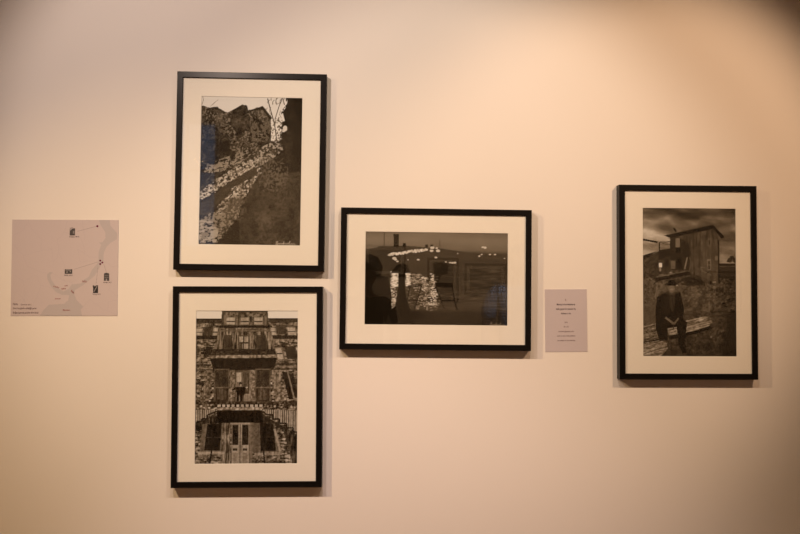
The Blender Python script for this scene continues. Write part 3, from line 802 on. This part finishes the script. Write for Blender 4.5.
def person(x, y, face, scale, label, shirt):
    """standing figure, 1.75 m at scale 1; local +Y is the way it faces"""
    t = empty('person', (x, y, 0), label, 'person')
    t.rotation_euler = (0, 0, face); t.scale = (scale,) * 3
    V = []; E = []; Rr = []
    def v(p, r_, link=None):
        V.append(p); Rr.append(r_)
        if link is not None: E.append((link, len(V) - 1))
        return len(V) - 1
    pel = v((0, 0, .95), (.15, .105))
    wa = v((0, .005, 1.08), (.13, .095), pel)
    ch = v((0, 0, 1.25), (.15, .105), wa)
    uc = v((0, -.01, 1.38), (.13, .09), ch)
    nk = v((0, .005, 1.48), (.055, .058), uc)
    hb = v((0, .02, 1.56), (.06, .065), nk)
    sh = {}
    for s_ in (-1, 1):
        a = v((s_ * .155, -.01, 1.40), .055, uc)
        b = v((s_ * .20, -.01, 1.37), .052, a)
        c = v((s_ * .245, -.02, 1.12), .040, b)
        d = v((s_ * .255, .05, .90), .028, c)
        e = v((s_ * .255, .065, .855), (.026, .036), d)
        sh[s_] = (a, b, c, d, e)
        h = v((s_ * .088, 0, .82), .080, pel)
        k1 = v((s_ * .105, .01, .70), .072, h)
        k2 = v((s_ * .11, .015, .50), .056, k1)
        k3 = v((s_ * .115, -.005, .33), .052, k2)
        k4 = v((s_ * .12, -.01, .10), .036, k3)
        k5 = v((s_ * .125, .08, .05), (.036, .028), k4)
        v((s_ * .13, .16, .035), (.034, .02), k5)
    body = skin_mesh('body', V, E, Rr, M_skin, t, 1)
    # head, face and ears shaped on one surface
    bm = bmesh.new()
    bmesh.ops.create_uvsphere(bm, u_segments=28, v_segments=20, radius=1)
    for p_ in bm.verts:
        X, Y, Z = p_.co
        jaw = max(0, -Z)
        w_ = .080 * (1 - .28 * jaw ** 1.5); d_ = .096 * (1 - .10 * jaw)
        nx_, ny_, nz_ = X * w_, Y * d_, Z * .118
        if Y > 0:
            ny_ += .022 * math.exp(-((X / .13) ** 2 + ((Z + .12) / .20) ** 2))          # nose
            ny_ -= .008 * math.exp(-(((abs(X) - .38) / .16) ** 2 + ((Z - .08) / .13) ** 2))  # eye sockets
            ny_ += .006 * math.exp(-((X / .26) ** 2 + ((Z + .50) / .07) ** 2))          # lips
            ny_ += .010 * math.exp(-((X / .3) ** 2 + ((Z + .85) / .15) ** 2))           # chin
        nx_ += math.copysign(.013, X) * math.exp(-(((abs(X) - 1) / .16) ** 2 + ((Y + .05) / .18) ** 2 + (Z / .22) ** 2))
        p_.co = (nx_, ny_ + .03, nz_ + 1.64)
    # hands: palm and five fingers each
    for f_ in bm.faces: f_.smooth = True
    hm = bpy.data.meshes.new('head'); bm.to_mesh(hm); bm.free()
    parts = [(hm, Matrix.Identity(4))]
    for s_ in (-1, 1):
        HV = []; HE = []; HR = []
        def hv(p, r_, link=None):
            HV.append(p); HR.append(r_)
            if link is not None: HE.append((link, len(HV) - 1))
            return len(HV) - 1
        base = hv((s_ * .255, .06, .865), (.022, .028)); palm = hv((s_ * .252, .075, .80), (.014, .034), base)
        for off_, ln in ((-.027, .068), (-.009, .078), (.010, .084), (.028, .076)):
            k_ = hv((s_ * .250, .078 + off_, .765), .0095, palm)
            m_ = hv((s_ * .246, .085 + off_, .765 - ln * .5), .0085, k_)
            hv((s_ * .236, .092 + off_, .765 - ln), .007, m_)
        th1 = hv((s_ * .240, .112, .815), .012, base); hv((s_ * .228, .128, .78), .0095, th1)
        ho = skin_mesh('hand', HV, HE, HR, M_skin, None, 1)
        parts.append((ho.data, Matrix.Identity(4))); bpy.data.objects.remove(ho)
    bm = bmesh.new(); bm.from_mesh(body.data)
    for m_, _ in parts: bm.from_mesh(m_)
    bm.to_mesh(body.data); bm.free()
    for p_ in body.data.polygons: p_.use_smooth = True
    # hair cap
    bm = bmesh.new()
    bmesh.ops.create_uvsphere(bm, u_segments=28, v_segments=20, radius=1)
    bmesh.ops.delete(bm, geom=[q for q in bm.verts if q.co.z < (.42 if q.co.y > .35 else (-.05 if q.co.y > -.1 else -.55))], context='VERTS')
    for q in bm.verts:
        j = max(0, -q.co.z)
        q.co = (q.co.x * .083 * (1 - .2 * j), q.co.y * .105 + .027, q.co.z * .128 + 1.64)
    for f_ in bm.faces: f_.smooth = True
    obj('hair', bm, M_hair, t)
    for s_ in (-1, 1):
        bm = bmesh.new()
        bmesh.ops.create_uvsphere(bm, u_segments=12, v_segments=8, radius=.0115, matrix=Matrix.Translation((s_ * .029, .1035, 1.650)))
        obj('eye', bm, M_eye, t)
    # clothes follow the body
    def sub(name, idx, links, grow, mat, extra=None):
        vs = [V[i] for i in idx]; rs = []
        for i in idx:
            r_ = Rr[i]; r_ = r_ if isinstance(r_, tuple) else (r_, r_)
            rs.append((r_[0] + grow, r_[1] + grow))
        if extra: vs, rs = extra(vs, rs)
        return skin_mesh(name, vs, links, rs, mat, t, 1)
    aL, bL, cL = sh[-1][:3]; aR, bR, cR = sh[1][:3]
    def short(vs, rs):
        vs[0] = (0, 0, .80); rs[0] = (.185, .142); rs[1] = (.158, .118)
        for j in (6, 9):
            b_, c_ = Vector(vs[j - 1]), Vector(vs[j])
            vs[j] = tuple(b_.lerp(c_, .72)); rs[j] = (.062, .062)
        return vs, rs
    sub('shirt', [pel, wa, ch, uc, aL, bL, cL, aR, bR, cR], [(0, 1), (1, 2), (2, 3), (3, 4), (4, 5), (5, 6), (3, 7), (7, 8), (8, 9), (3, 10)], .020, shirt, lambda vs, rs: short(vs + [(0, .002, 1.45)], rs + [(.072, .074)]))
    hips = [i for i in range(len(V)) if V[i][2] == .82 and abs(V[i][0]) == .088]
    h1, h2 = hips
    sub('trousers', [pel, h1, h1 + 1, h1 + 2, h1 + 3, h1 + 4, h2, h2 + 1, h2 + 2, h2 + 3, h2 + 4],
        [(0, 1), (1, 2), (2, 3), (3, 4), (4, 5), (0, 6), (6, 7), (7, 8), (8, 9), (9, 10), (0, 11)], .014, M_denim, lambda vs, rs: (vs + [(0, .003, 1.08)], rs[:1] + rs[1:] + [(.13, .10)]))
    for s_ in (-1, 1):
        skin_mesh('shoe', [(s_ * .12, -.03, .045), (s_ * .125, .06, .045), (s_ * .13, .18, .032)], [(0, 1), (1, 2)], [(.045, .042), (.046, .040), (.040, .028)], M_shoe, t, 1)
    return t
person(1.13, -3.5, 0, 1.07, 'person in a blue striped short-sleeved shirt and dark trousers, standing facing the pictures', M_stripe)
person(-.08, -4.3, 0, 1.0, 'person in a black shirt and dark trousers, added to darken the reflection in the water picture', M_darkshirt)  # added behind the camera so the night picture's glass mirrors something dark


# ------------------------------------------------------------------ light
def spot(name, x, aim, half, blend, I):
    """ceiling track spotlight; I = wall brightness it gives at 1 m, head on"""
    ld = bpy.data.lights.new(name, 'SPOT')
    P = [i * k * 4 * math.pi ** 2 / a for i, a, k in zip(I, WALL_ALB, (.965, .98, 1.005))]
    m = max(P)
    ld.energy = m; ld.color = [p / m for p in P]
    ld.spot_size = rad(2 * half); ld.spot_blend = blend
    ld.shadow_soft_size = .02
    o = bpy.data.objects.new(name, ld)
    o.location = (x, -1.5, 2.72)
    d = Vector((aim[0], 0, aim[1])) - o.location
    o.rotation_euler = d.to_track_quat('-Z', 'Y').to_euler()
    col.objects.link(o)
    return o
spot('track_spot', -.8, (-.4, 1.99), 39.1, .56, (1.279, .945, .746))
spot('track_spot', -.23, (.25, -.72), 30.3, .89, (1.616, 1.126, .997))
spot('track_spot', .35, (.26, 1.64), 36.7, .58, (.930, .686, .471))
spot('track_spot', 1.55, (.91, 1.845), 27.8, .64, (1.624, .962, .530))
spot('track_spot', -1.7, (.85, -1.19), 47.4, .92, (3.194, 2.003, .994))
w = bpy.data.worlds.new('sky'); scene.world = w; w.use_nodes = True
bg = w.node_tree.nodes['Background']
bg.inputs[0].default_value = (.55, .68, 1, 1); bg.inputs[1].default_value = .75

# unseen cool spot added to brighten the striped shirt mirrored in the glass
ld = bpy.data.lights.new('shirt_fill', 'SPOT'); ld.energy = 520; ld.color = (.74, .85, 1)
ld.spot_size = rad(34); ld.spot_blend = .8; ld.shadow_soft_size = .06
o = bpy.data.objects.new('shirt_fill', ld); o.location = (1.7, -1.3, 3.6)
o.rotation_euler = (Vector((1.12, -3.5, 1.25)) - o.location).to_track_quat('-Z', 'Y').to_euler(); col.objects.link(o)
# lamps that light the far side of the room
def lamp(x, y, e, r=.12, size=1.2):
    ld = bpy.data.lights.new('gallery_lamp', 'SPOT'); ld.energy = e; ld.color = (1, .60, .31)
    ld.spot_size = rad(110); ld.spot_blend = 1; ld.shadow_soft_size = r
    o = bpy.data.objects.new('gallery_lamp', ld); o.location = (x, y, 4.1)
    d = Vector((x, ROOM_Y, 1.2)) - o.location
    o.rotation_euler = d.to_track_quat('-Z', 'Y').to_euler()
    col.objects.link(o)
for x in (-3.5, -1, 1.5, 4): lamp(x, -6.6, 165)

# ------------------------------------------------------------------ camera
cam = bpy.data.cameras.new('camera'); co = bpy.data.objects.new('camera', cam)
col.objects.link(co); scene.camera = co
cam.sensor_width = 36; cam.lens = 778 / 800 * 36
yaw, pitch, roll = .03124, .03281, .00779
f = Vector((math.sin(yaw) * math.cos(pitch), math.cos(yaw) * math.cos(pitch), math.sin(pitch)))
r0 = Vector((math.cos(yaw), -math.sin(yaw), 0)); u0 = r0.cross(f)
r = math.cos(roll) * r0 + math.sin(roll) * u0; u = -math.sin(roll) * r0 + math.cos(roll) * u0
co.matrix_world = Matrix(((r.x, u.x, -f.x, 0), (r.y, u.y, -f.y, CAM_Y), (r.z, u.z, -f.z, EYE), (0, 0, 0, 1)))
scene.view_settings.view_transform = 'Standard'
scene.view_settings.look = 'None'
scene.view_settings.exposure = 0
scene.view_settings.gamma = 1
scene.view_settings.use_curve_mapping = False
scene.cycles.max_bounces = 8
scene.cycles.transparent_max_bounces = 16
